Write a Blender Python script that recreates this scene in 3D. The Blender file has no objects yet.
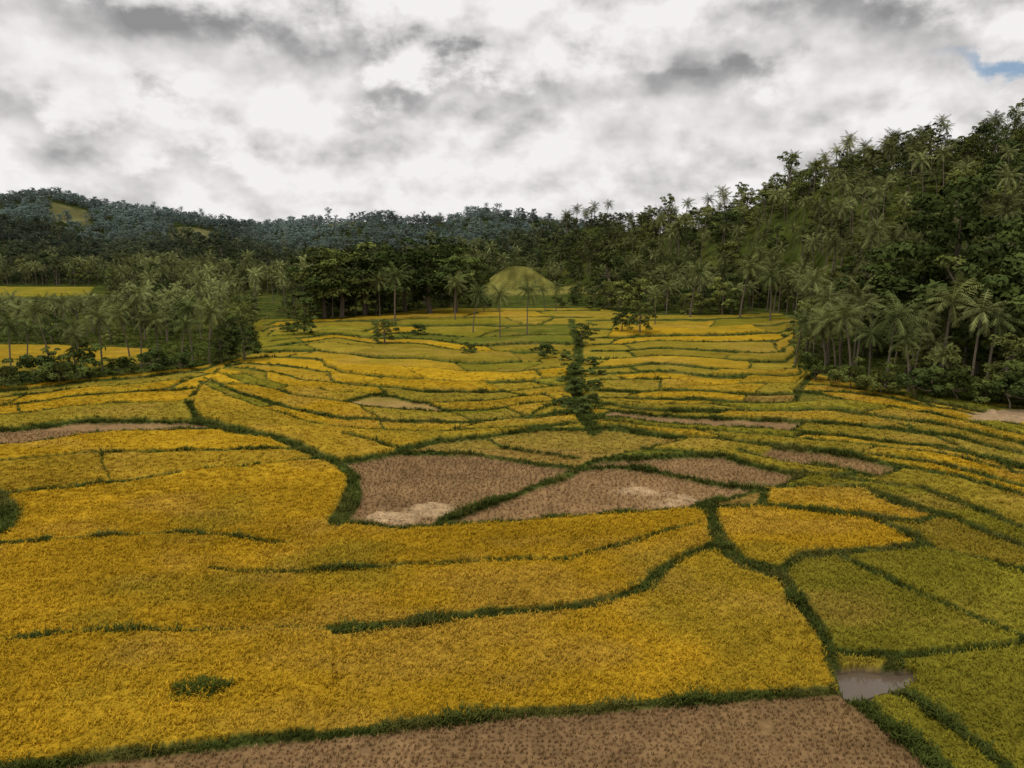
import bpy, math, random
import numpy as np
from collections import deque
rng = np.random.default_rng(7); random.seed(7)
sc = bpy.context.scene
sc.view_settings.view_transform='Standard'; sc.view_settings.look='None'; sc.view_settings.exposure=0
F=731.0; H=22.0; HOR=245.0
P=math.atan((384-HOR)/F); cP,sP=math.cos(P),math.sin(P)

# ---------- image pixel coordinates <-> ground metres, projected through the camera (plane z=0)
def ground(px,py):
    px=np.asarray(px,float); py=np.asarray(py,float)
    u=(px-512)/F; v=(py-384)/F
    t=H/(sP+v*cP)
    return t*u, t*(cP-v*sP)
def ground_to_px(X,Y):
    zc=Y*cP+H*sP
    return 512+F*X/zc, 384+F*(H*cP-Y*sP)/zc
def zray(py,D):
    v=(py-384)/F
    return H-D*(sP+v*cP)/(cP-v*sP)

# ---------- numpy noise
TAB=rng.random((8,256,256))
def vn(x,y,k=0):
    xi=np.floor(x).astype(int); yi=np.floor(y).astype(int)
    fx=x-xi; fy=y-yi; fx=fx*fx*(3-2*fx); fy=fy*fy*(3-2*fy)
    T=TAB[k]
    a=T[xi&255,yi&255]; b=T[(xi+1)&255,yi&255]; c=T[xi&255,(yi+1)&255]; d=T[(xi+1)&255,(yi+1)&255]
    return (a*(1-fx)+b*fx)*(1-fy)+(c*(1-fx)+d*fx)*fy-0.5
def fbm(x,y,k=0,o=4):
    s=0;a=1
    for i in range(o):
        s=s+a*vn(x*2**i+17*i,y*2**i+31*i,(k+i)%8); a*=0.5
    return s

def inpoly(px,py,poly):
    r=np.zeros(px.shape,bool); n=len(poly)
    for i in range(n):
        x1,y1=poly[i]; x2,y2=poly[(i+1)%n]
        if y1==y2: continue
        c=((y1>py)!=(y2>py))&(px<(x2-x1)*(py-y1)/(y2-y1)+x1)
        r^=c
    return r

# ---------- hills
nx=[-900,280,310,340,400,470,500,560,590,620,700,780,800,830,900,1024,1200,2000]
nD0=[900,900,400,370,350,350,372,372,350,315,262,258,225,150,128,118,105,90]
nDx=[-900,300,430,540,620,700,800,850,900,1024,1200,2000]
nD1=[1300,470,470,450,420,370,330,310,300,280,250,230]
nsx=[300,330,350,430,500,540,580,620,660,700,740,800,850,900,960,1024,1200,2000]
nsy=[268,260,252,242,234,224,212,210,206,195,177,166,148,136,130,124,119,112]
fx=[-900,-200,-60,0,60,110,160,215,260,330,400,450,490,520,560,700,2000]
fy=[186,183,190,194,189,200,206,217,223,217,210,214,203,209,221,230,230]
mxx=[-900,-100,0,60,120,200,260,330,420,2000]
mxy=[215,212,218,232,244,234,242,258,262,262]
def ss(t):
    t=np.clip(t,0,1); return t*t*(3-2*t)
def layer(px,D,D0,D1,Z1):
    s=(D-D0)/(D1-D0)
    up=0.45*np.clip(s,0,1)+0.55*ss(s)
    return np.where(s<0,0,np.where(s<1,Z1*up,Z1*np.exp(-((s-1)/0.35)**2)))
def ridged(x,y,k): return 1-2*np.abs(fbm(x,y,k,3))
HK=((518-512)/F*(345*cP+H*sP), 345.0)
def hill(X,Y):
    px,_=ground_to_px(X,Y); D=Y
    D0=np.interp(px,nx,nD0); D1=np.interp(px,nDx,nD1)
    Z1=np.maximum(zray(np.interp(px,nsx,nsy),D1)-11,0)*ss((px-285)/60)
    a=layer(px,D,D0,np.maximum(D1,D0+60),Z1)
    a=a*(1+0.30*fbm(X/50,Y/50,1))
    D1f=1020+80*np.sin(px/90.0); Zf_=zray(np.interp(px,fx,fy),D1f)-9
    b=layer(px,D,700,D1f,Zf_); b=b*(1+(0.75*ridged(X/120+5,Y/240,2)-0.6)*ss((1010-D)/160))
    D1m=640+60*np.sin(px/55.0+1); Zm=np.maximum(zray(np.interp(px,mxx,mxy),D1m)-9,0)*ss((430-px)/120)
    m=layer(px,D,440,D1m,Zm); m=m*(1+0.5*fbm(X/70+3,Y/90,3))
    h=np.maximum(np.maximum(a,b),m)
    kx,ky=HK
    r=np.hypot((X-kx)/1.15,(Y-ky))
    k=12.0*np.exp(-(r/14.0)**2.2)*(1+.12*fbm(X/9,Y/9,4))
    r2=np.hypot((X-kx-26)/1.6,(Y-ky-2)); k2=3.0*ss(1-r2/14)
    return np.maximum(h,np.maximum(k,k2))

# ---------- field map: plot outlines in image pixel coordinates
OUT=[(-260,420),(-100,402),(0,390),(60,384),(130,377),(200,369),(236,360),(262,352),(256,340),(246,328),(262,321),(330,319),(400,313),(440,309),(600,309),(640,316),(700,316),(780,314),(800,322),(798,350),(804,372),(860,384),(960,402),(1024,408),(1260,430),(2100,520),(2100,1100),(-1100,1100),(-1100,500)]
PATCH=[(-80,346),(60,346),(150,350),(142,366),(60,372),(-80,376)]
PATCH2=[(-250,286),(94,288),(88,297),(-250,301)]
lines=[]
def L(pts,w=1.0): lines.append((pts,w))
def resample(pts,n):
    p=np.array(pts,float); d=np.r_[0,np.cumsum(np.hypot(*np.diff(p,axis=0).T))]
    t=np.linspace(0,d[-1],n); return np.c_[np.interp(t,d,p[:,0]),np.interp(t,d,p[:,1])]
def fam(A,B,n,w=1.0,cross=90,ends=True,jit=0.22):
    a=resample(A,26); b=resample(B,26); prev=None
    for k in range(0,n+2):
        s=k/(n+1)
        if 0<k<n+1: s+=random.uniform(-jit,jit)/(n+1)
        c=a*(1-s)+b*s
        if ends or 0<k<n+1: lines.append(([tuple(q) for q in c],w*random.uniform(0.85,1.6)))
        if prev is not None:
            tot=np.sum(np.hypot(*np.diff(c,axis=0).T)); x=random.uniform(0.2,1)*cross
            while x<tot:
                i=min(25,int(x/tot*25)); j=min(25,max(0,i+random.choice([-2,-1,1,2])))
                lines.append(([tuple(prev[i]),tuple(c[j])],w*0.6)); x+=random.uniform(0.6,1.8)*cross
        prev=c
L([(-240,790),(40,772),(160,757),(300,740),(450,726),(600,712),(700,703),(846,692)],1.05)
L([(846,692),(880,724),(938,770),(990,830)],1.3)
L([(-300,655),(0,645),(60,640),(150,636),(260,634),(330,632)],0.85)
L([(330,632),(380,629),(440,624)],1.4)
L([(440,624),(520,616),(590,607),(640,591),(665,571),(690,557),(720,548)],1.2)
L([(706,512),(712,530),(722,550),(745,568),(778,575)],2.1)
L([(778,575),(800,610),(828,645),(846,692)],1.2)
L([(-300,565),(-20,549),(100,541),(220,538),(290,545)],0.5)
L([(210,570),(290,573),(420,569),(560,563),(630,548),(700,528)],0.62)
L([(335,527),(400,532),(450,529),(560,523),(690,514),(712,518)],1.2)
L([(186,403),(190,424),(228,432),(270,440),(312,452),(336,463),(352,480),(348,505),(336,527)],2.2)
L([(336,463),(362,461),(395,455),(480,455),(520,462),(578,471),(640,470),(700,482),(765,491),(720,504),(690,514)],1.1)
L([(440,525),(500,502),(578,474)],1.0)
L([(345,438),(400,452),(440,446),(482,441),(540,430),(620,430),(690,440),(640,453),(600,463),(578,471)],1.0)
L([(482,441),(500,448),(580,460)],0.7)
L([(600,463),(650,460),(720,457),(805,476),(765,491)],1.0)
L([(690,440),(740,444),(830,453),(903,470),(880,478),(805,466),(740,452)],1.0)
L([(640,453),(720,457)],0.9); L([(880,478),(805,476)],1.0)
L([(706,512),(735,512),(765,509),(870,521),(932,551)],1.1)
L([(765,491),(800,488),(860,491),(945,517),(925,526),(870,521)],1.0)
L([(765,491),(765,509)],1.2)
L([(903,470),(960,480),(1024,500),(1180,545)],1.1)
L([(830,480),(920,488),(1024,532),(1180,585)],1.15)
L([(870,497),(960,522),(1024,550),(1180,600)],1.0)
L([(932,551),(1024,572),(1180,615)],1.1)
L([(778,575),(800,562),(860,559),(932,551)],1.7)
L([(838,562),(900,592),(1024,645),(1180,700)],1.0)
L([(830,655),(900,662),(960,656),(1024,650),(1180,645)],1.1)
L([(862,690),(900,668)],1.4)
L([(870,690),(912,700),(1000,772),(1060,830)],0.8)
L([(-200,436),(0,429),(60,428),(182,424)],1.0)
L([(-200,455),(0,446),(90,439),(185,432),(228,432)],1.0)
L([(-200,468),(20,461),(110,457),(220,452),(300,452)],0.55)
L([(-200,515),(0,497),(60,491),(150,479),(220,470),(325,460)],0.55)
L([(-40,548),(-6,532),(4,514),(-8,500)],4.2)
L([(100,457),(110,485)],0.35)
fam([(262,322),(400,316),(500,312),(600,311)],[(262,352),(330,340),(400,343),(470,351),(568,353)],4,0.9,75)
fam([(262,352),(330,345),(400,348),(470,353),(568,355)],[(196,384),(240,402),(290,420),(340,432),(430,438),(575,425)],7,0.85,85,ends=True)
fam([(-200,420),(0,392),(100,382),(200,371),(258,353)],[(-200,440),(0,417),(90,412),(186,402),(200,384)],2,0.8,120)
fam([(590,322),(700,320),(800,317)],[(590,402),(660,398),(730,402),(800,403),(808,375)],9,1.0,85)
fam([(806,372),(860,386),(960,403),(1180,424)],[(800,403),(900,412),(1024,436),(1180,462)],2,0.9,120)
fam([(590,404),(700,405),(800,403),(900,412),(1024,436),(1180,462)],[(600,430),(690,440),(830,452),(930,466),(1024,490),(1180,528)],4,0.9,110)
L([(572,322),(578,350),(574,380),(582,412),(592,430)],3.8)
L([(-80,358),(140,357)],0.9)
SEEDS=[(300,690,'Y'),(300,590,'Y'),(500,585,'Y'),(450,548,'Y'),(150,560,'Y'),(150,515,'Y'),(250,495,'Y'),(60,475,'Y2'),(60,455,'Y'),(200,462,'Y2'),(240,445,'Y'),
(500,750,'B'),(430,485,'B'),(600,498,'B'),(600,443,'O2'),(720,470,'B'),(830,461,'B'),(700,450,'O'),(830,538,'Y'),(880,508,'Y'),(900,522,'Y'),(870,620,'G'),
(970,640,'G'),(960,590,'G'),(980,700,'G'),(960,745,'G'),(905,720,'G'),(1000,610,'G'),(90,434,'B'),(60,422,'O'),(980,500,'O'),(1000,530,'G'),(1000,560,'O'),(890,500,'G2'),(1000,480,'Y'),
(60,352,'Y2'),(60,366,'O'),(345,700,'Y'),(210,415,'Y2'),(330,425,'Y'),(1000,445,'O'),(790,425,'B'),(370,402,'L2')]
COL={'Y':(0.385,0.238,0.015),'Y2':(0.340,0.222,0.020),'O':(0.250,0.190,0.022),'O2':(0.255,0.168,0.040),'G':(0.205,0.180,0.019),'G2':(0.120,0.125,0.018),'B':(0.265,0.165,0.075),'L2':(0.31,0.205,0.07)}
CROP={'Y':0.42,'Y2':0.42,'O':0.4,'O2':0.25,'G':0.4,'G2':0.3,'B':0.05,'L2':0.1}

FC0,FC1=-150,1176
cols=np.r_[np.linspace(-1000,FC0,50,endpoint=False),np.arange(FC0,FC1,1.7),np.linspace(FC1,2024,50)]
rows_f=np.r_[np.linspace(1000,800,30,endpoint=False),np.arange(800,420,-1.0),np.arange(420,283.9,-0.5)]
Yf=ground(0,rows_f)[1]
Yh=np.geomspace(Yf[-1]*1.01,2600,130)
Yall=np.r_[Yf,Yh]
NR,NC=len(Yall),len(cols)
PXg=np.broadcast_to(cols[None,:],(NR,NC)).copy()
Yg=np.broadcast_to(Yall[:,None],(NR,NC)).copy()
Xg=(PXg-512)/F*(Yg*cP+H*sP)
nf=len(rows_f)
px=PXg[:nf]; py=ground_to_px(Xg,Yg)[1][:nf]; Xf=Xg[:nf]; Yf2=Yg[:nf]
mid=np.interp(py,[312,335,420,460],[0.15,1,1,0.2])
wx=px+fbm(Xf/7,Yf2/7,0,3)*np.interp(py,[290,400,768],[3,5,12])+mid*14*fbm(px/60,py/18,6,2)
wy=py+fbm(Xf/9+40,Yf2/9,4,3)*np.interp(py,[290,350,450,768],[0.8,1.7,3.8,7])+mid*8.5*fbm(px/95+3,py/40,2,2)
hv=np.interp(py,[295,330,375,450,550,650,768],[0.55,0.62,0.82,1.5,2.3,2.9,3.8])
AX=0.55
bd=np.full(px.shape,9.0); dmin=np.full(px.shape,9.0)
for pts,w in lines:
    for i in range(len(pts)-1):
        (x1,y1),(x2,y2)=pts[i],pts[i+1]
        R=w*18+30
        c0=np.searchsorted(cols,min(x1,x2)-R-20); c1=np.searchsorted(cols,max(x1,x2)+R+20)
        r0=np.searchsorted(-rows_f,-(max(y1,y2)+R)); r1=np.searchsorted(-rows_f,-(min(y1,y2)-R))
        if c1<=c0 or r1<=r0: continue
        sl=(slice(r0,r1),slice(c0,c1))
        ax,ay=x1*AX,y1; bx,by=x2*AX,y2
        qx=wx[sl]*AX; qy=wy[sl]
        dx,dy=bx-ax,by-ay; l2=dx*dx+dy*dy+1e-9
        t=np.clip(((qx-ax)*dx+(qy-ay)*dy)/l2,0,1)
        d=np.hypot(qx-ax-t*dx,qy-ay-t*dy)
        bd[sl]=np.minimum(bd[sl],d/(hv[sl]*w)); dmin[sl]=np.minimum(dmin[sl],d)
bd=bd*(1-0.35*fbm(Xf/2.5,Yf2/2.5,5,3)*np.clip(90/Yf2,0,1))
infield=inpoly(px,py,OUT)|inpoly(px,py,PATCH)|inpoly(px,py,PATCH2)
barrier=(bd<0.95)|(~infield)|(dmin<0.62)
lab=np.full(px.shape,-1,int)
lab[barrier]=-2
fc0=int(np.searchsorted(cols,FC0)); fc1=int(np.searchsorted(cols,FC1)); fr0=30
hold=lab.copy()
lab[:,:fc0]=-2; lab[:,fc1:]=-2; lab[:fr0]=-2
types=[];tdist=[];dq=deque()
labl=lab.tolist()
for sx,sy,t in SEEDS:
    c=int(np.argmin(abs(cols-sx))); r=int(np.argmin(abs(rows_f-sy)))
    if labl[r][c]==-1:
        labl[r][c]=len(types); types.append(t); tdist.append(float(Yf[r])); dq.append((r,c))
def flood():
    while dq:
        r,c=dq.popleft(); v=labl[r][c]
        for rr,cc in ((r+1,c),(r-1,c),(r,c+1),(r,c-1)):
            if 0<=rr<nf and 0<=cc<NC and labl[rr][cc]==-1:
                labl[rr][cc]=v; dq.append((rr,cc))
flood()
for r in range(nf):
    row=labl[r]
    for c in range(NC):
        if row[c]==-1:
            x,y=cols[c],rows_f[r]
            if y<305 and x<200: t='G'
            elif 390<x<600 and y<350: t=random.choices(['G','G2','O','Y2'],[.35,.25,.28,.12])[0]
            elif x<570: t=random.choices(['Y','Y2','O','G'],[.36,.30,.22,.12])[0]
            elif y<400: t=random.choices(['Y','Y2','O','G','G2'],[.2,.28,.29,.17,.06])[0]
            else: t=random.choices(['Y','Y2','O','O2','G','G2'],[.14,.2,.28,.12,.18,.08])[0]
            row[c]=len(types); types.append(t); tdist.append(float(Yf[r])); dq.append((r,c)); flood()
lab=np.array(labl)
lab[:,:fc0]=np.where(hold[:,:fc0]==-2,-2,lab[:,fc0][:,None]); lab[:,fc1:]=np.where(hold[:,fc1:]==-2,-2,lab[:,fc1-1][:,None])
lab[:fr0]=lab[fr0][None,:]
print('plots',len(types))
tcol=np.array([np.array(COL[t])*random.uniform(0.85,1.12) for t in types]+[(0.05,0.07,0.014)]*2)
tcrop=np.array([CROP[t] for t in types]+[0,0]); tlev=np.array([random.uniform(-0.15,0.2)*float(np.interp(d,[60,120],[.8,2.2])) for t,d in zip(types,tdist)]+[0,0])
tstub=np.array([1.0 if t=='B' else 0.0 for t in types]+[0,0])
Z=hill(Xg,Yg)
plot=lab>=0
zf=np.where(plot,tcrop[lab]+tlev[lab],0)
bh=0.22+0.22*np.clip(fbm(Xf/1.7,Yf2/1.7,3,3),-1,1)
zf=np.where(plot,zf,np.where(infield,bh,0.1+0.5*np.abs(fbm(Xf/5,Yf2/5,2,3))))
zf+=np.where(plot,0.05*fbm(Xf/0.8,Yf2/0.8,6,2),0)
PUD=[(843,678),(862,675),(884,678),(908,677),(914,683),(900,690),(880,692),(862,699),(850,696),(846,688)]
pd=inpoly(wx,wy,[(838,672),(860,668),(890,672),(916,672),(922,684),(905,695),(884,698),(866,706),(846,702),(840,690)])
zf=np.where(pd,-0.06+0.05*fbm(Xf,Yf2,1,2),zf)
# loose threshed straw lying on the harvested plots: ragged outline
def heap(x,y,rx,ry,k):
    X0,Y0=ground(x,y); dx=(Xf-X0)/rx; dy=(Yf2-Y0)/ry
    return 1-np.hypot(dx,dy)+1.0*fbm(Xf/2.2+k,Yf2/2.2,k,5)
st=np.maximum.reduce([heap(400,519,3.4,1.9,2),heap(430,511,2.4,2.3,3)-.05,heap(648,494,3.0,2.6,5),heap(685,502,3.2,1.8,6)-.1])
st=ss(st/0.7)*(tstub[lab]>0)*.9
zf+=0.22*st+.15*st*fbm(Xf/.5,Yf2/.5,3,2)
Z[:nf]+=zf
C=np.zeros((NR,NC,3))
n1=fbm(Xg/14,Yg/14,2); n2=fbm(Xg/3,Yg/3,6)
C[:]=np.array((0.034,0.046,0.012)); 
C*= (1+0.5*n1)[...,None]
cf=tcol[lab].copy()
v=1+0.24*fbm(Xf/9,Yf2/4,1)+0.14*fbm(Xf/1.6,Yf2/1.2,3)*np.clip(90/Yf2,0,1)
cf*=v[...,None]
g=ss((fbm(Xf/12+9,Yf2/8,5)-0.04)*2.5)*0.5*np.where(tstub[lab]>0,0.15,1)
cf=cf*(1-g[...,None])+g[...,None]*np.array((0.235,0.19,0.022))
dr=ss((fbm(Xf/10+4,Yf2/6,7)-0.12)*3)*0.35*np.where(tcrop[lab]>.2,1,0)
cf=cf*(1-dr[...,None])+dr[...,None]*np.array((0.38,0.24,0.05))
bc=np.array((0.058,0.073,0.015))*(1+0.5*fbm(Xf/2,Yf2/2,4)[...,None])
dry=ss((fbm(Xf/5+3,Yf2/5,7)-0.10)*3)*0.45
bc=bc*(1-dry[...,None])+dry[...,None]*np.array((0.14,0.12,0.03))
edge=np.where(infield,ss((bd-0.8)/0.5),0)
cm=np.where(plot[...,None],cf*edge[...,None]+bc*(1-edge[...,None]),bc)
cm=cm*(1-st[...,None])+st[...,None]*np.array((0.41,0.285,0.155))*(1+.5*fbm(Xf/.6,Yf2/.6,2)[...,None])
cm=np.where(pd[...,None],np.array((0.10,0.072,0.045)),cm)
bare=ss((1.0-np.hypot((wx-1005)/42,(wy-418)/7)+.7*fbm(Xf/3,Yf2/3,2))/.4)
cm=cm*(1-bare[...,None])+bare[...,None]*np.array((0.36,0.25,0.14))
C[:nf]=cm
kx,ky=HK
kn=(np.hypot((Xg-kx)/1.15,Yg-ky)<26)|(np.hypot((Xg-kx-26)/1.6,(Yg-ky-2))<14)
C=np.where(kn[...,None],np.array((0.15,0.140,0.034))*(1+0.8*n2+.7*n1)[...,None],C)
def clearing(X,Y):
    p,_=ground_to_px(X,Y); q=fbm(X/30,Y/30,5)*14
    return ((np.abs(p+q-198-(Y-900)*0.06)<20)&(Y>850)&(Y<965))|((np.abs(p+q-75)<18)&(Y>900)&(Y<1000))|((np.abs(p+q-345)<22)&(Y>930)&(Y<985))
cl=clearing(Xg,Yg); C=np.where(cl[...,None],np.array((0.12,0.115,0.045))*(1+.6*n1)[...,None],C)
C=np.clip(C,0.002,1)

def mat_new(name):
    m=bpy.data.materials.new(name); m.use_nodes=True; nt_=m.node_tree; nt_.nodes.clear()
    return m,nt_
def N(t,typ,**kw):
    n=t.nodes.new(typ)
    for k,v_ in kw.items(): setattr(n,k,v_)
    return n
gm,t=mat_new('field_ground')
out=N(t,'ShaderNodeOutputMaterial'); bs=N(t,'ShaderNodeBsdfDiffuse')
at=N(t,'ShaderNodeAttribute',attribute_name='col')
tc=N(t,'ShaderNodeTexCoord')
def noise(t,vec,scale,detail,rough=0.6):
    n=N(t,'ShaderNodeTexNoise'); n.inputs['Scale'].default_value=scale; n.inputs['Detail'].default_value=detail; n.inputs['Roughness'].default_value=rough
    t.links.new(vec,n.inputs['Vector']); return n.outputs['Fac']
def rng_(t,val,a,b,c,d):
    m=N(t,'ShaderNodeMapRange'); m.inputs[1].default_value=a;m.inputs[2].default_value=b;m.inputs[3].default_value=c;m.inputs[4].default_value=d
    t.links.new(val,m.inputs[0]); return m.outputs[0]
def mth(t,op,a,b=None,c=None):
    m=N(t,'ShaderNodeMath',operation=op)
    for i,q in enumerate((a,b,c)):
        if q is None: continue
        if isinstance(q,(int,float)): m.inputs[i].default_value=q
        else: t.links.new(q,m.inputs[i])
    return m.outputs[0]
na=noise(t,tc.outputs['Object'],2.2,4,0.7); nb=noise(t,tc.outputs['Object'],0.35,3,0.65)
f1=rng_(t,na,0.3,0.7,0.7,1.3); f2=rng_(t,nb,0.3,0.7,0.82,1.18)
ff=mth(t,'MULTIPLY',f1,f2)
vm=N(t,'ShaderNodeVectorMath',operation='SCALE'); t.links.new(at.outputs['Color'],vm.inputs[0]); t.links.new(ff,vm.inputs['Scale'])
t.links.new(vm.outputs[0],bs.inputs['Color'])
bp=N(t,'ShaderNodeBump'); bp.inputs['Strength'].default_value=0.6; bp.inputs['Distance'].default_value=0.25; t.links.new(na,bp.inputs['Height']); t.links.new(bp.outputs[0],bs.inputs['Normal'])
t.links.new(bs.outputs[0],out.inputs[0])

me=bpy.data.meshes.new('terrain')
co=np.stack([Xg,Yg,Z],-1).reshape(-1,3)
idx=np.arange(NR*NC).reshape(NR,NC)
q=np.stack([idx[:-1,:-1],idx[:-1,1:],idx[1:,1:],idx[1:,:-1]],-1).reshape(-1,4)
me.vertices.add(len(co)); me.vertices.foreach_set('co',co.astype(np.float32).ravel())
me.loops.add(q.size); me.loops.foreach_set('vertex_index',q.astype(np.int32).ravel())
me.polygons.add(len(q)); me.polygons.foreach_set('loop_start',np.arange(0,q.size,4,dtype=np.int32)); 
me.update(calc_edges=True); me.validate()
ca=me.color_attributes.new('col','FLOAT_COLOR','POINT')
ca.data.foreach_set('color',np.c_[C.reshape(-1,3),np.ones(NR*NC)].astype(np.float32).ravel())
me.polygons.foreach_set('use_smooth',np.ones(len(q),bool))
me.materials.append(gm)
terr=bpy.data.objects.new('terrain',me); sc.collection.objects.link(terr)

def lookup(X,Y):
    p,y=ground_to_px(X,Y)
    c=np.clip(np.searchsorted(cols,p),0,NC-1); r=np.clip(np.searchsorted(-rows_f,-y),0,nf-1)
    return r,c,p,y

# ---------- plant meshes
class MB:
    def __init__(s): s.v=[];s.f=[];s.m=[];s.cv=[]
    def quad(s,pts,m,cv):
        b=len(s.v); s.v+= [tuple(p) for p in pts]; s.f.append(tuple(range(b,b+len(pts)))); s.m.append(m); s.cv+=[cv]*len(pts)
    def tube(s,pts,rads,k,m,cv=1.0):
        b=len(s.v); pts=[np.array(p,float) for p in pts]
        for i,p in enumerate(pts):
            d=pts[min(i+1,len(pts)-1)]-pts[max(i-1,0)]; d/=np.linalg.norm(d)+1e-9
            a=np.cross(d,(0.3,1,0.1)); a/=np.linalg.norm(a); c=np.cross(d,a)
            for j in range(k):
                th=2*math.pi*j/k; s.v.append(tuple(p+rads[i]*(math.cos(th)*a+math.sin(th)*c))); s.cv.append(cv)
        for i in range(len(pts)-1):
            for j in range(k):
                s.f.append((b+i*k+j,b+i*k+(j+1)%k,b+(i+1)*k+(j+1)%k,b+(i+1)*k+j)); s.m.append(m)
    def mesh(s,name,mats):
        me=bpy.data.meshes.new(name); me.from_pydata(s.v,[],s.f)
        for m in mats: me.materials.append(m)
        me.polygons.foreach_set('material_index',s.m)
        a=me.attributes.new('cv','FLOAT','POINT'); a.data.foreach_set('value',np.array(s.cv,np.float32))
        me.update(); return me
def leaf_mat(name,inst,color,trans=0.0,rough=0.6):
    m,t=mat_new(name); out=N(t,'ShaderNodeOutputMaterial')
    cv=N(t,'ShaderNodeAttribute',attribute_name='cv')
    if inst:
        ti=N(t,'ShaderNodeAttribute',attribute_name='tint',attribute_type='INSTANCER'); cs=ti.outputs['Vector']
    else:
        rg=N(t,'ShaderNodeRGB'); rg.outputs[0].default_value=(*color,1); cs=rg.outputs[0]
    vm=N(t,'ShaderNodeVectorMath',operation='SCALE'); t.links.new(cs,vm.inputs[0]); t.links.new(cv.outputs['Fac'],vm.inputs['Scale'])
    d=N(t,'ShaderNodeBsdfDiffuse'); t.links.new(vm.outputs[0],d.inputs['Color'])
    if trans>0:
        tr=N(t,'ShaderNodeBsdfTranslucent'); mx=N(t,'ShaderNodeMixShader'); mx.inputs[0].default_value=trans
        t.links.new(vm.outputs[0],tr.inputs[0]); t.links.new(d.outputs[0],mx.inputs[1]); t.links.new(tr.outputs[0],mx.inputs[2]); t.links.new(mx.outputs[0],out.inputs[0])
    else: t.links.new(d.outputs[0],out.inputs[0])
    return m
bark,t=mat_new('bark'); out=N(t,'ShaderNodeOutputMaterial'); bs=N(t,'ShaderNodeBsdfDiffuse')
tc=N(t,'ShaderNodeTexCoord'); n=noise(t,tc.outputs['Object'],4,3); cr=N(t,'ShaderNodeValToRGB'); cr.color_ramp.elements[0].color=(0.06,0.045,0.03,1); cr.color_ramp.elements[1].color=(0.22,0.18,0.13,1)
t.links.new(n,cr.inputs[0]); t.links.new(cr.outputs[0],bs.inputs['Color']); t.links.new(bs.outputs[0],out.inputs[0])
leafI=leaf_mat('foliage_instanced',True,(0,0,0)); 
crop=leaf_mat('crop_blades',True,(0,0,0),0.2)

def palm(seed,h=11.0,nf_=24,L0=4.3,leafmat=None,name='palm'):
    r=random.Random(seed); b=MB()
    lx,ly=r.uniform(-1.6,1.6),r.uniform(-1.6,1.6)
    pts=[(lx*(s**1.8),ly*(s**1.8),h*s) for s in np.linspace(0,1,9)]
    b.tube(pts,[0.26,0.2,0.18,0.17,0.16,0.155,0.15,0.15,0.17],6,0)
    top=np.array(pts[-1])
    for i in range(nf_):
        az=i*2.39996+r.uniform(-.25,.25); e=math.radians(78-118*((i+0.5)/nf_)+r.uniform(-8,8))
        Ln=L0*r.uniform(0.8,1.12); droop=math.radians(r.uniform(55,95))*(0.6+0.4*math.cos(e))
        hd=np.array((math.cos(az),math.sin(az),0)); side=np.array((-math.sin(az),math.cos(az),0))
        p=top.copy(); ns=18; pr=[p.copy()]; dirs=[]
        for k in range(ns):
            a=e-droop*(k/ns)**1.3; d=hd*math.cos(a)+np.array((0,0,math.sin(a))); dirs.append(d); p=p+d*Ln/ns; pr.append(p.copy())
        cv=r.uniform(0.6,1.55) if i<nf_-3 else 0.7
        for k in range(0,ns,2):
            w=0.05*(1-k/ns)+0.015
            b.quad([pr[k]-side*w,pr[k]+side*w,pr[k+2]+side*w*.8,pr[k+2]-side*w*.8],1,cv*1.4)
        for k in range(2,ns):
            tt=k/ns; ll=1.0*math.sin(math.pi*min(1,(0.10+0.86*tt)))**0.6
            for s in (-1,1):
                dd=side*s*0.75+dirs[k]*0.55+np.array((0,0,-0.6))*r.uniform(0.5,1.5); dd/=np.linalg.norm(dd)
                o=pr[k]; w=dirs[k]*0.07; e2=o+dd*ll*r.uniform(.8,1.1)
                b.quad([o-w,o+w,e2+w*.3,e2-w*.3],1,cv*r.uniform(.75,1.25))
    for i in range(5):
        a=r.uniform(0,6.28); c=top+np.array((math.cos(a)*.3,math.sin(a)*.3,-.35)); 
        b.tube([c+(0,0,.16),c+(0,0,.08),c-(0,0,.08),c-(0,0,.16)],[.02,.14,.14,.02],5,1,0.9)
    return b.mesh(name,[bark,leafmat or leafI])
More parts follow.
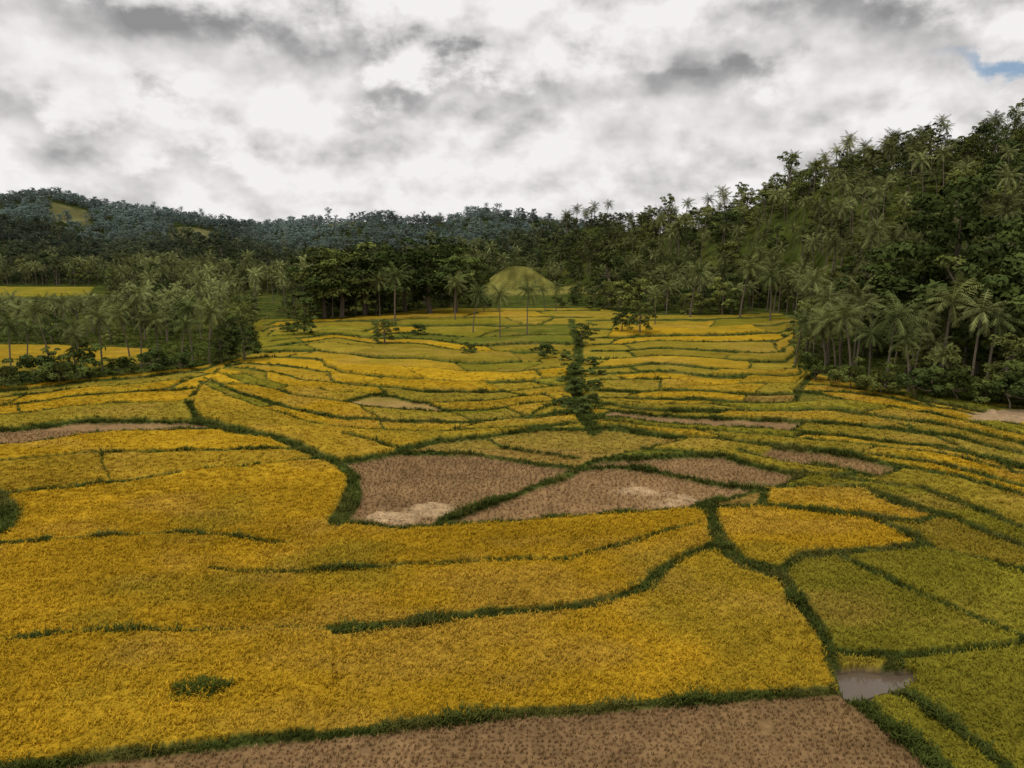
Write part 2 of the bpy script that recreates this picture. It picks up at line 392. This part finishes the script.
def broad(seed,h=11,cw=4.5,ch=4.0,ncl=32,nl=60,ls=0.33,leafmat=None,name='tree',low=False):
    r=random.Random(seed); g=np.random.default_rng(seed); b=MB()
    cz=h-ch if not low else h*0.45
    tk=[(0,0,0),(r.uniform(-.2,.2),r.uniform(-.2,.2),cz*.5),(r.uniform(-.4,.4),r.uniform(-.4,.4),cz),(r.uniform(-.5,.5),0,cz+ch*.5)]
    b.tube(tk,[0.34 if not low else .1,0.26 if not low else .07,0.2 if not low else .05,0.06],6,0)
    for i in range(ncl):
        u=g.normal(size=3); u/=np.linalg.norm(u); 
        if u[2]<-0.75: u[2]*=-1
        rr=g.uniform(0.4,1.0)**0.6*(1+0.22*math.sin(3*math.atan2(u[1],u[0])+seed)+0.17*g.normal())
        c=np.array((u[0]*cw*rr,u[1]*cw*rr,cz+u[2]*ch*rr))
        if i%4==0:
            m=np.array(tk[2])*.5+c*.5; m[2]-=.3
            b.tube([tk[2],m,c],[.11,.07,.03],4,0)
        rad=g.uniform(.7,1.4)*cw/4.5
        cvc=g.uniform(.5,1.6)
        P_=g.normal(size=(nl,3)); P_/=np.linalg.norm(P_,axis=1)[:,None]; P_[:,2]=np.where(P_[:,2]<-.3,-P_[:,2],P_[:,2])
        rr2=g.uniform(.4,1,nl)**.5
        cen=c+P_*rr2[:,None]*np.array((rad*1.15,rad*1.15,rad*.75))
        nn=P_+g.normal(0,.5,(nl,3))+np.array((0,0,.5)); nn/=np.linalg.norm(nn,axis=1)[:,None]
        tt=np.cross(nn,g.normal(size=(nl,3))); tt/=np.linalg.norm(tt,axis=1)[:,None]; bb=np.cross(nn,tt)
        S=ls*g.uniform(.6,1.3,nl)
        for k in range(nl):
            a=tt[k]*S[k]; q_=bb[k]*S[k]*.5
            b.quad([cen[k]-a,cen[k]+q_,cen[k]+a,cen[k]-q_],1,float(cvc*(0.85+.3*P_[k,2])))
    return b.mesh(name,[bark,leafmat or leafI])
def tuft(seed,n,h,spread,w,lean,name,mat):
    r=random.Random(seed); b=MB()
    for i in range(n):
        a=r.uniform(0,6.283); o=np.array((r.gauss(0,spread*.45),r.gauss(0,spread*.45),-0.05)); hh=h*r.uniform(.6,1.15)
        d=np.array((math.cos(a),math.sin(a),0)); s=np.array((-d[1],d[0],0))*w*r.uniform(.7,1.3)
        m=o+d*lean*.35*hh+np.array((0,0,hh*.65)); e=o+d*lean*hh+np.array((0,0,hh*r.uniform(.75,1)))
        cv=r.uniform(.75,1.2)
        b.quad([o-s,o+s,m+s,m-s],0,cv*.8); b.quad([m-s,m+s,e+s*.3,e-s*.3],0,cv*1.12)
    return b.mesh(name,[mat])
def coll(name,meshes):
    c=bpy.data.collections.new(name)
    for i,m in enumerate(meshes):
        o=bpy.data.objects.new('%s_kind_%02d'%(name,i),m); c.objects.link(o)
    return c
def scatter(name,pos,rot,scl,idx,tint,col):
    n=len(pos); me=bpy.data.meshes.new(name); me.vertices.add(n); me.vertices.foreach_set('co',np.asarray(pos,np.float32).ravel())
    for nm,ty,dt,key in(('rot','FLOAT_VECTOR',rot,'vector'),('scl','FLOAT_VECTOR',scl,'vector'),('tint','FLOAT_VECTOR',tint,'vector'),('idx','INT',idx,'value')):
        a=me.attributes.new(nm,ty,'POINT'); a.data.foreach_set(key,np.asarray(dt,np.int32 if ty=='INT' else np.float32).ravel())
    o=bpy.data.objects.new(name,me); sc.collection.objects.link(o)
    g=bpy.data.node_groups.new(name+'_scatter','GeometryNodeTree')
    g.interface.new_socket('Geometry',in_out='INPUT',socket_type='NodeSocketGeometry'); g.interface.new_socket('Geometry',in_out='OUTPUT',socket_type='NodeSocketGeometry')
    gi=g.nodes.new('NodeGroupInput'); go=g.nodes.new('NodeGroupOutput'); ip=g.nodes.new('GeometryNodeInstanceOnPoints'); ci=g.nodes.new('GeometryNodeCollectionInfo')
    ci.inputs['Collection'].default_value=col; ci.inputs['Separate Children'].default_value=True; ci.inputs['Reset Children'].default_value=True
    def na_(nm,ty):
        q=g.nodes.new('GeometryNodeInputNamedAttribute'); q.data_type=ty; q.inputs['Name'].default_value=nm; return q.outputs['Attribute']
    er=g.nodes.new('FunctionNodeEulerToRotation'); g.links.new(na_('rot','FLOAT_VECTOR'),er.inputs[0])
    g.links.new(gi.outputs[0],ip.inputs['Points']); g.links.new(ci.outputs[0],ip.inputs['Instance']); ip.inputs['Pick Instance'].default_value=True
    g.links.new(na_('idx','INT'),ip.inputs['Instance Index']); g.links.new(er.outputs[0],ip.inputs['Rotation']); g.links.new(na_('scl','FLOAT_VECTOR'),ip.inputs['Scale'])
    g.links.new(ip.outputs[0],go.inputs[0])
    md=o.modifiers.new('scatter','NODES'); md.node_group=g; print(name,n); return o

# ---------- crops
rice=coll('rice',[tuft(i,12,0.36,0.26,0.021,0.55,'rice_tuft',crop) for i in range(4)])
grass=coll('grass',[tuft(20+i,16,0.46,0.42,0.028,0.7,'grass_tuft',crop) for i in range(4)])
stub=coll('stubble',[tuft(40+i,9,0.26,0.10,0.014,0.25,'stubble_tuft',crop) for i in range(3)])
def cand(D0,D1,dx,dy,jit):
    W=(D1*cP+H*sP)*(640/F)
    xs=np.arange(-W,W,dx); ys=np.arange(D0,D1,dy); X,Y=np.meshgrid(xs,ys); 
    X=X+rng.uniform(-jit,jit,X.shape)*dx; Y=Y+rng.uniform(-jit,jit,X.shape)*dy
    X=X.ravel();Y=Y.ravel(); r,c,p,y=lookup(X,Y); k=(p>-110)&(p<1134)&(y<798)&(y>300); return X[k],Y[k],r[k],c[k]
def zat(r,c): return Z[r,c]
def emit(sel,X,Y,r,c,s,dz=0.0,tm=1.0):
    X,Y,r,c=X[sel],Y[sel],r[sel],c[sel]; n=len(X)
    return dict(p=np.c_[X,Y,zat(r,c)+dz],s=s*rng.uniform(.7,1.3,(n,1))*np.ones((1,3)),r=np.c_[rng.uniform(-.15,.15,(n,2)),rng.uniform(0,6.28,n)],t=C[r,c]*rng.uniform(.8,1.22,(n,1))*tm)
R_,G_,S_=[],[],[]
for D0,D1,dx,dy,jit,s,a0,a1,b0,b1 in ((27,74,.31,.31,.3,1.0,0,1,54,74),(54,130,.6,.6,.5,1.05,54,74,88,130)):
    X,Y,r,c=cand(D0,D1,dx,dy,jit); lb=lab[r,c]; u=rng.random(len(X))
    ok=(lb>=0)&~pd[r,c]&(bare[r,c]<.1)&(bd[r,c]>1.0)&(u<np.clip((Y-a0)/(a1-a0),0,1)*np.clip((b1-Y)/(b1-b0),0,1))
    R_.append(emit(ok&(tcrop[lb]>.2),X,Y,r,c,s,-0.12,1.1)); 
for D0,D1,dx,dy,jit,s in ((27,50,.25,.27,.32,1.0),(50,85,.42,.42,.4,1.2)):
    X,Y,r,c=cand(D0,D1,dx,dy,jit); lb=lab[r,c]; ok=(lb>=0)&~pd[r,c]&(tcrop[lb]<.2)&(bd[r,c]>1.0)&(st[r,c]<.5)&(fbm(X/1.3,Y/1.3,2)>-.45)
    e=emit(ok,X,Y,r,c,s,0); e['t']=e['t']*1.3; S_.append(e)
X,Y,r,c=cand(45,75,.25,.25,.5); ok=(st[r,c]>.35)&(rng.random(len(X))<.5); e=emit(ok,X,Y,r,c,.7,-.02); e['r'][:,:2]=rng.uniform(-1.3,1.3,(len(e['r']),2)); S_.append(e)
for D0,D1,dx,dy,s in ((27,62,.21,.21,.85),(62,110,.45,.45,1.0),(110,190,1.2,1.2,1.1)):
    X,Y,r,c=cand(D0,D1,dx,dy,.5); lb=lab[r,c]; nz=fbm(X/2.2,Y/2.2,5,3)
    ok=(lb<0)&~pd[r,c]&(bare[r,c]<.3)&(nz>-.6); e=emit(ok,X,Y,r,c,s,0,1.1); e['s']*= (0.8+.9*np.clip(nz[ok],-.4,1))[:,None]; G_.append(e)
wx0,wy0=ground(203,698)
n=200; a=rng.normal(0,.42,(n,2)); X=wx0+a[:,0]*1.2; Y=wy0+a[:,1]*.7
G_.append(dict(p=np.c_[X,Y,np.full(n,.48)],s=rng.uniform(.4,.9,(n,1))*np.ones((1,3)),r=np.c_[np.zeros((n,2)),rng.uniform(0,6,n)],t=np.array((.07,.085,.014))*rng.uniform(.6,1.5,(n,1))))
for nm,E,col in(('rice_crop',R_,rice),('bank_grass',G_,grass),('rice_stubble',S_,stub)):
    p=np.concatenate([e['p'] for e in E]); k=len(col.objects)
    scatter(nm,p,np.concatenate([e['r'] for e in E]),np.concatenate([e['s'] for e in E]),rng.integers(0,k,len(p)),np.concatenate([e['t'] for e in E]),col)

# ---------- forest
kinds=[broad(1,10,4.5,4.8),broad(2,12,4.2,5.4),broad(3,10,5.2,4.4),broad(4,13,4.0,6.0),broad(5,9,4.4,4.2),
       broad(6,3.2,2.4,1.8,14,50,.28,low=True),broad(7,2.6,2.0,1.5,12,50,.26,low=True)]+[palm(11,11),palm(12,12.5),palm(13,9.5),palm(14,13.5)]
fc=coll('forest',kinds)
def fcand(D0,D1,sp):
    W=(D1*cP+H*sP)*(760/F); xs=np.arange(-W,W,sp); ys=np.arange(D0,D1,sp); X,Y=np.meshgrid(xs,ys)
    X=(X+rng.uniform(-.48,.48,X.shape)*sp).ravel(); Y=(Y+rng.uniform(-.48,.48,Y.shape)*sp).ravel(); p,y=ground_to_px(X,Y)
    k=(p>-200)&(p<1220); return X[k],Y[k],p[k],y[k]
FP=[];FR=[];FS=[];FI=[];FT=[]
for D0,D1,sp in((100,470,6.2),(470,1090,9.3)):
    X,Y,p,y=fcand(D0,D1,sp)
    ex=inpoly(p,y,OUT)|inpoly(p,y,[(-100,342),(160,346),(150,368),(60,375),(-100,380)])
    lfc=(p<110)&(Y>150)&(Y<398)
    maxh=np.where(lfc,np.maximum(22-(297-HOR)/F*Y,0),99)
    ex|=lfc&(maxh<1.4)&(Y>290)
    maxh=np.where(lfc&(maxh<1.4),2.0,maxh)
    ex|=(np.hypot((X-kx)/1.15,Y-ky)<20)|(np.hypot((X-kx-26)/1.6,(Y-ky-2))<9)|clearing(X,Y)|((p>478)&(p<570)&(Y<338))
    D1n=np.interp(p,nDx,nD1)
    ex|=(p>360)&(Y>D1n+30)&(Y<470)
    if D0>400: ex|=(p>620)
    lv=(p<300)&(Y<330); ex|=lv&~lfc&(rng.random(len(X))<np.where(y>345,.5,.15)+.4*(fbm(X/25,Y/25,3)<-.1))
    k=~ex; X,Y,p,y=X[k],Y[k],p[k],y[k]; lv=lv[k]; maxh=maxh[k]; n=len(X)
    zz=hill(X,Y)
    pp=np.where(Y>470,.08,np.where(p<300,.5,np.where(p<650,.32,np.where(zz<22,.60,.40))))*np.where(fbm(X/30+7,Y/30,6)>0,1.3,.6)
    isp=rng.random(n)<pp
    u=rng.random(n)
    idx_=np.where(isp,7+rng.integers(0,4,n),np.where(u<(.22 if D0<400 else .05),5+rng.integers(0,2,n),rng.integers(0,5,n)))
    s=rng.uniform(.6,1.15,n)*np.where(rng.random(n)<.05,1.35,1); s=np.where(isp,np.clip(s,.7,1.1),s)
    s=np.where((Y>470),s*1.05,s); s=np.where(lv&~isp,s*.6,s); s=np.where(lv&isp,s*.8,s)
    s=np.where((p>600)&(Y<170)&~isp,s*.8,s)
    s=np.where((p>478)&(p<600)&(Y<346),s*.45,s)
    ph=np.array([10,12.4,10,13,9,3.4,2.8,12.5,14,11,15])[idx_]
    s=np.minimum(s,np.maximum(maxh/ph,.1))
    base=np.array((.040,.058,.018))
    mixv=rng.random((n,1))**1.5; tint=base*(1-mixv)+np.array((.135,.145,.036))*mixv
    tint=np.where(isp[:,None],np.array((.125,.135,.048))*rng.uniform(.55,1.6,(n,1)),tint)
    tint*= (1+.9*fbm(X/45,Y/45,4))[:,None]
    tint*= np.where(p>820,.9,1)[:,None]
    hz=np.clip((Y-380)/640,0,.85)[:,None]; tint=tint*(1-hz)+hz*np.array((.120,.160,.150))*(1+.9*fbm(X/55,Y/110,6))[:,None]  # distance haze painted into the foliage tint, stronger farther away
    tint*=np.where((Y>430)&(Y<700)&(p<430),.66,1)[:,None]; tint*=np.where(Y>760,1.2,1)[:,None]  # middle ridge tinted darker, far ridge lighter: painted haze depth between layers
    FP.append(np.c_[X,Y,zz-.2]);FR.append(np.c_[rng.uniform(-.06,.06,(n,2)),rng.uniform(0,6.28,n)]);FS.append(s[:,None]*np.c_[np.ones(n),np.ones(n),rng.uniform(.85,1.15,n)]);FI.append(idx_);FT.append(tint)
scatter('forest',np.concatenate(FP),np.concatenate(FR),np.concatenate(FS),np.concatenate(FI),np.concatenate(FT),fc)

# ---------- individual trees
lm=[leaf_mat('foliage_%d'%i,False,c) for i,c in enumerate([(.045,.062,.017),(.065,.084,.021),(.09,.105,.026)])]
pm=[leaf_mat('palm_foliage_%d'%i,False,c) for i,c in enumerate([(.090,.108,.034),(.12,.13,.042)])]
pmesh=[palm(31+i,11,26,4.4,pm[i%2],'coconut_palm') for i in range(4)]
bmesh_=[broad(51+i,11,4.6,5.0,46,95,.28,lm[i%3],'broadleaf_tree') for i in range(4)]
smesh=[broad(71+i,3.4,2.6,2.0,20,90,.22,lm[i%3],'shrub',True) for i in range(3)]
def place(kind,x,yb,yt,i,sx=1.0):
    X,Y=ground(x,yb); X=float(X);Y=float(Y); z=float(hill(np.array([X]),np.array([Y]))[0])
    h=(zray(yt,Y)-z); m,bh=dict(p=(pmesh[i%4],12.8),t=(bmesh_[i%4],11.3),s=(smesh[i%3],3.9))[kind]
    o=bpy.data.objects.new({'p':'coconut_palm','t':'broadleaf_tree','s':'shrub'}[kind],m); s=h/bh
    o.location=(X,Y,z-.1); o.rotation_euler=(0,0,random.uniform(0,6.28)); o.scale=(s*sx,s*sx,s); sc.collection.objects.link(o)
for i,a in enumerate([(12,378,318),(50,366,303),(76,374,320),(103,372,308),(28,372,324),(210,366,305),(193,362,300),(160,368,312),(182,370,318),(130,360,306),(395,322,268),(380,318,274),(473,334,286),(500,340,287),(527,336,283),
  (455,322,276),(795,366,313),(835,378,314),(885,392,304),(940,386,288),(908,396,332),(930,398,348),(868,386,325),(962,382,300),(825,368,322),(850,382,306),(985,392,306),(655,325,292),(690,318,264),(740,318,260),(770,322,270),(484,312,280),(556,312,282),(545,312,286)]):
    place('p',a[0],a[1],a[2],i,1.12 if a[0]>780 else (0.9 if 460<a[0]<540 else 1.05))
for i,a in enumerate([(245,361,321),(222,364,328),(385,345,319),(430,314,240),(405,312,246),(456,314,246),(342,318,246),(365,316,248),(325,318,256),(582,347,322),(640,336,301),(622,334,308),(1005,385,235),(1050,388,220),(975,380,262),(945,366,190),(870,360,262),(905,362,245)]):
    place('t',a[0],a[1],a[2],i,1.3 if 320<a[0]<460 else (1.25 if a[0]==582 else 1.0))
for i,a in enumerate([(40,384,350),(80,381,345),(60,386,358),(150,375,345),(120,378,356),(5,390,362),(180,372,350),(305,336,316),(290,334,320),(545,358,341),(470,356,343),
  (568,362,352),(588,366,355),(576,376,363),(563,384,374),(592,388,378),(576,396,383),(590,403,391),(566,408,396),(583,414,401),(600,376,368),(580,388,376),
  (815,382,354),(850,390,360),(915,400,364),(955,404,368),(985,406,374),(1010,410,368),(1040,412,362),(880,396,366),(420,335,322),(560,308,297),(590,309,298),(488,309,298),(575,306,296),(470,308,296),(605,310,296)]):
    place('s',a[0],a[1],a[2],i,1.6 if 560<a[0]<602 and a[1]>340 else 1.0)

# ---------- puddle
wm,t=mat_new('puddle_water'); out=N(t,'ShaderNodeOutputMaterial'); bs=N(t,'ShaderNodeBsdfPrincipled'); bs.inputs['Base Color'].default_value=(.12,.09,.06,1); bs.inputs['Roughness'].default_value=.08
t.links.new(bs.outputs[0],out.inputs[0])
X,Y=ground([p[0] for p in PUD],[p[1] for p in PUD]); cx,cy=X.mean(),Y.mean()
m=bpy.data.meshes.new('puddle'); m.from_pydata([(cx+(a-cx)*1.25,cy+(b_-cy)*1.25,0.0) for a,b_ in zip(X,Y)],[],[tuple(range(len(PUD)))]); m.materials.append(wm)
o=bpy.data.objects.new('puddle',m); sc.collection.objects.link(o)

# ---------- sky
w=bpy.data.worlds.new('World'); sc.world=w; w.use_nodes=True; t=w.node_tree; t.nodes.clear()
SE,SR=math.radians(58),math.radians(215)
out=N(t,'ShaderNodeOutputWorld'); sk=N(t,'ShaderNodeTexSky'); sk.sky_type='NISHITA'; sk.sun_disc=False; sk.sun_elevation=SE; sk.sun_rotation=SR; sk.dust_density=3
b1=N(t,'ShaderNodeBackground'); b1.inputs[1].default_value=.12; t.links.new(sk.outputs[0],b1.inputs[0])
tc=N(t,'ShaderNodeTexCoord'); sep=N(t,'ShaderNodeSeparateXYZ'); t.links.new(tc.outputs['Generated'],sep.inputs[0])
az=mth(t,'ARCTAN2',sep.outputs[0],sep.outputs[1]); el=mth(t,'ARCSINE',sep.outputs[2])
def vec(dx,dy,ky_):
    c=N(t,'ShaderNodeCombineXYZ'); t.links.new(mth(t,'ADD',az,dx),c.inputs[0]); t.links.new(mth(t,'MULTIPLY',mth(t,'ADD',el,dy),ky_),c.inputs[1]); return c.outputs[0]
def nz(v_,s,d,r=.55,di=.0):
    n=N(t,'ShaderNodeTexNoise'); n.noise_dimensions='2D'; n.inputs['Scale'].default_value=s; n.inputs['Detail'].default_value=d; n.inputs['Roughness'].default_value=r; n.inputs['Distortion'].default_value=di
    t.links.new(v_,n.inputs['Vector']); return n.outputs['Fac']
pa=nz(vec(1.3,0,1.5),7.5,6,.56,0); pb=nz(vec(1.3,.028,1.5),7.5,4,.5,0)
big=nz(vec(3.1,.7,1.8),2.6,3,.5,0)
emb=mth(t,'SUBTRACT',pa,pb)   # bright rounded tops, grey undersides
val=mth(t,'MULTIPLY_ADD',mth(t,'SUBTRACT',big,.5),.35,.86)
val=mth(t,'MULTIPLY_ADD',emb,1.9,val)
jx=mth(t,'MULTIPLY_ADD',mth(t,'SUBTRACT',pa,.5),.36,az); jy=mth(t,'MULTIPLY_ADD',mth(t,'SUBTRACT',pa,.5),.22,el)
def sq(a): return mth(t,'MULTIPLY',a,a)
def blob(x,y,sx,sy):
    a0=math.atan((x-512)/F); e0=math.atan((HOR-y)/F*math.cos(a0))
    return mth(t,'EXPONENT',mth(t,'MULTIPLY',mth(t,'ADD',sq(mth(t,'MULTIPLY',mth(t,'SUBTRACT',jx,a0),F/sx)),sq(mth(t,'MULTIPLY',mth(t,'SUBTRACT',jy,e0),F/sy))),-1.0))
for x,y,sx,sy,am in((170,55,105,28,-.52),(60,12,80,18,-.22),(430,92,125,17,-.50),(345,55,60,26,-.30),(840,45,105,32,-.50),(690,112,75,20,-.40),(70,128,70,12,-.22),(200,172,80,10,-.16)):
    val=mth(t,'MULTIPLY_ADD',blob(x,y,sx,sy),am,val)
cr=N(t,'ShaderNodeValToRGB'); e=cr.color_ramp.elements; e[0].position=.05; e[0].color=(.28,.28,.285,1); e[1].position=1.0; e[1].color=(.90,.88,.87,1)
for p_,c_ in((.3,(.40,.395,.395,1)),(.55,(.60,.585,.58,1)),(.78,(.76,.74,.735,1))):
    q=e.new(p_); q.color=c_
t.links.new(val,cr.inputs[0])
b2=N(t,'ShaderNodeBackground'); b2.inputs[1].default_value=1.0; t.links.new(cr.outputs[0],b2.inputs[0])
cov=mth(t,'ADD',mth(t,'MULTIPLY',blob(1005,74,75,15),-1.6),mth(t,'MULTIPLY_ADD',mth(t,'SUBTRACT',pa,.5),1.5,1.4))
cv=N(t,'ShaderNodeClamp'); t.links.new(cov,cv.inputs[0])
mx=N(t,'ShaderNodeMixShader'); t.links.new(cv.outputs[0],mx.inputs[0]); t.links.new(b1.outputs[0],mx.inputs[1]); t.links.new(b2.outputs[0],mx.inputs[2]); t.links.new(mx.outputs[0],out.inputs[0])
sl=bpy.data.lights.new('sun','SUN'); sl.energy=1.5; sl.angle=math.radians(10); sl.color=(1,.94,.86)
so=bpy.data.objects.new('sun',sl); sc.collection.objects.link(so)
so.rotation_euler=(math.radians(90)-SE,0,-SR+math.pi)
# ---------- camera
cd=bpy.data.cameras.new('camera'); cd.sensor_width=36; cd.lens=F/1024*36; cd.clip_end=6000; cd.clip_start=.1
cam=bpy.data.objects.new('camera',cd); cam.location=(0,0,H); cam.rotation_euler=(math.radians(90)-P,0,0); sc.collection.objects.link(cam); sc.camera=cam
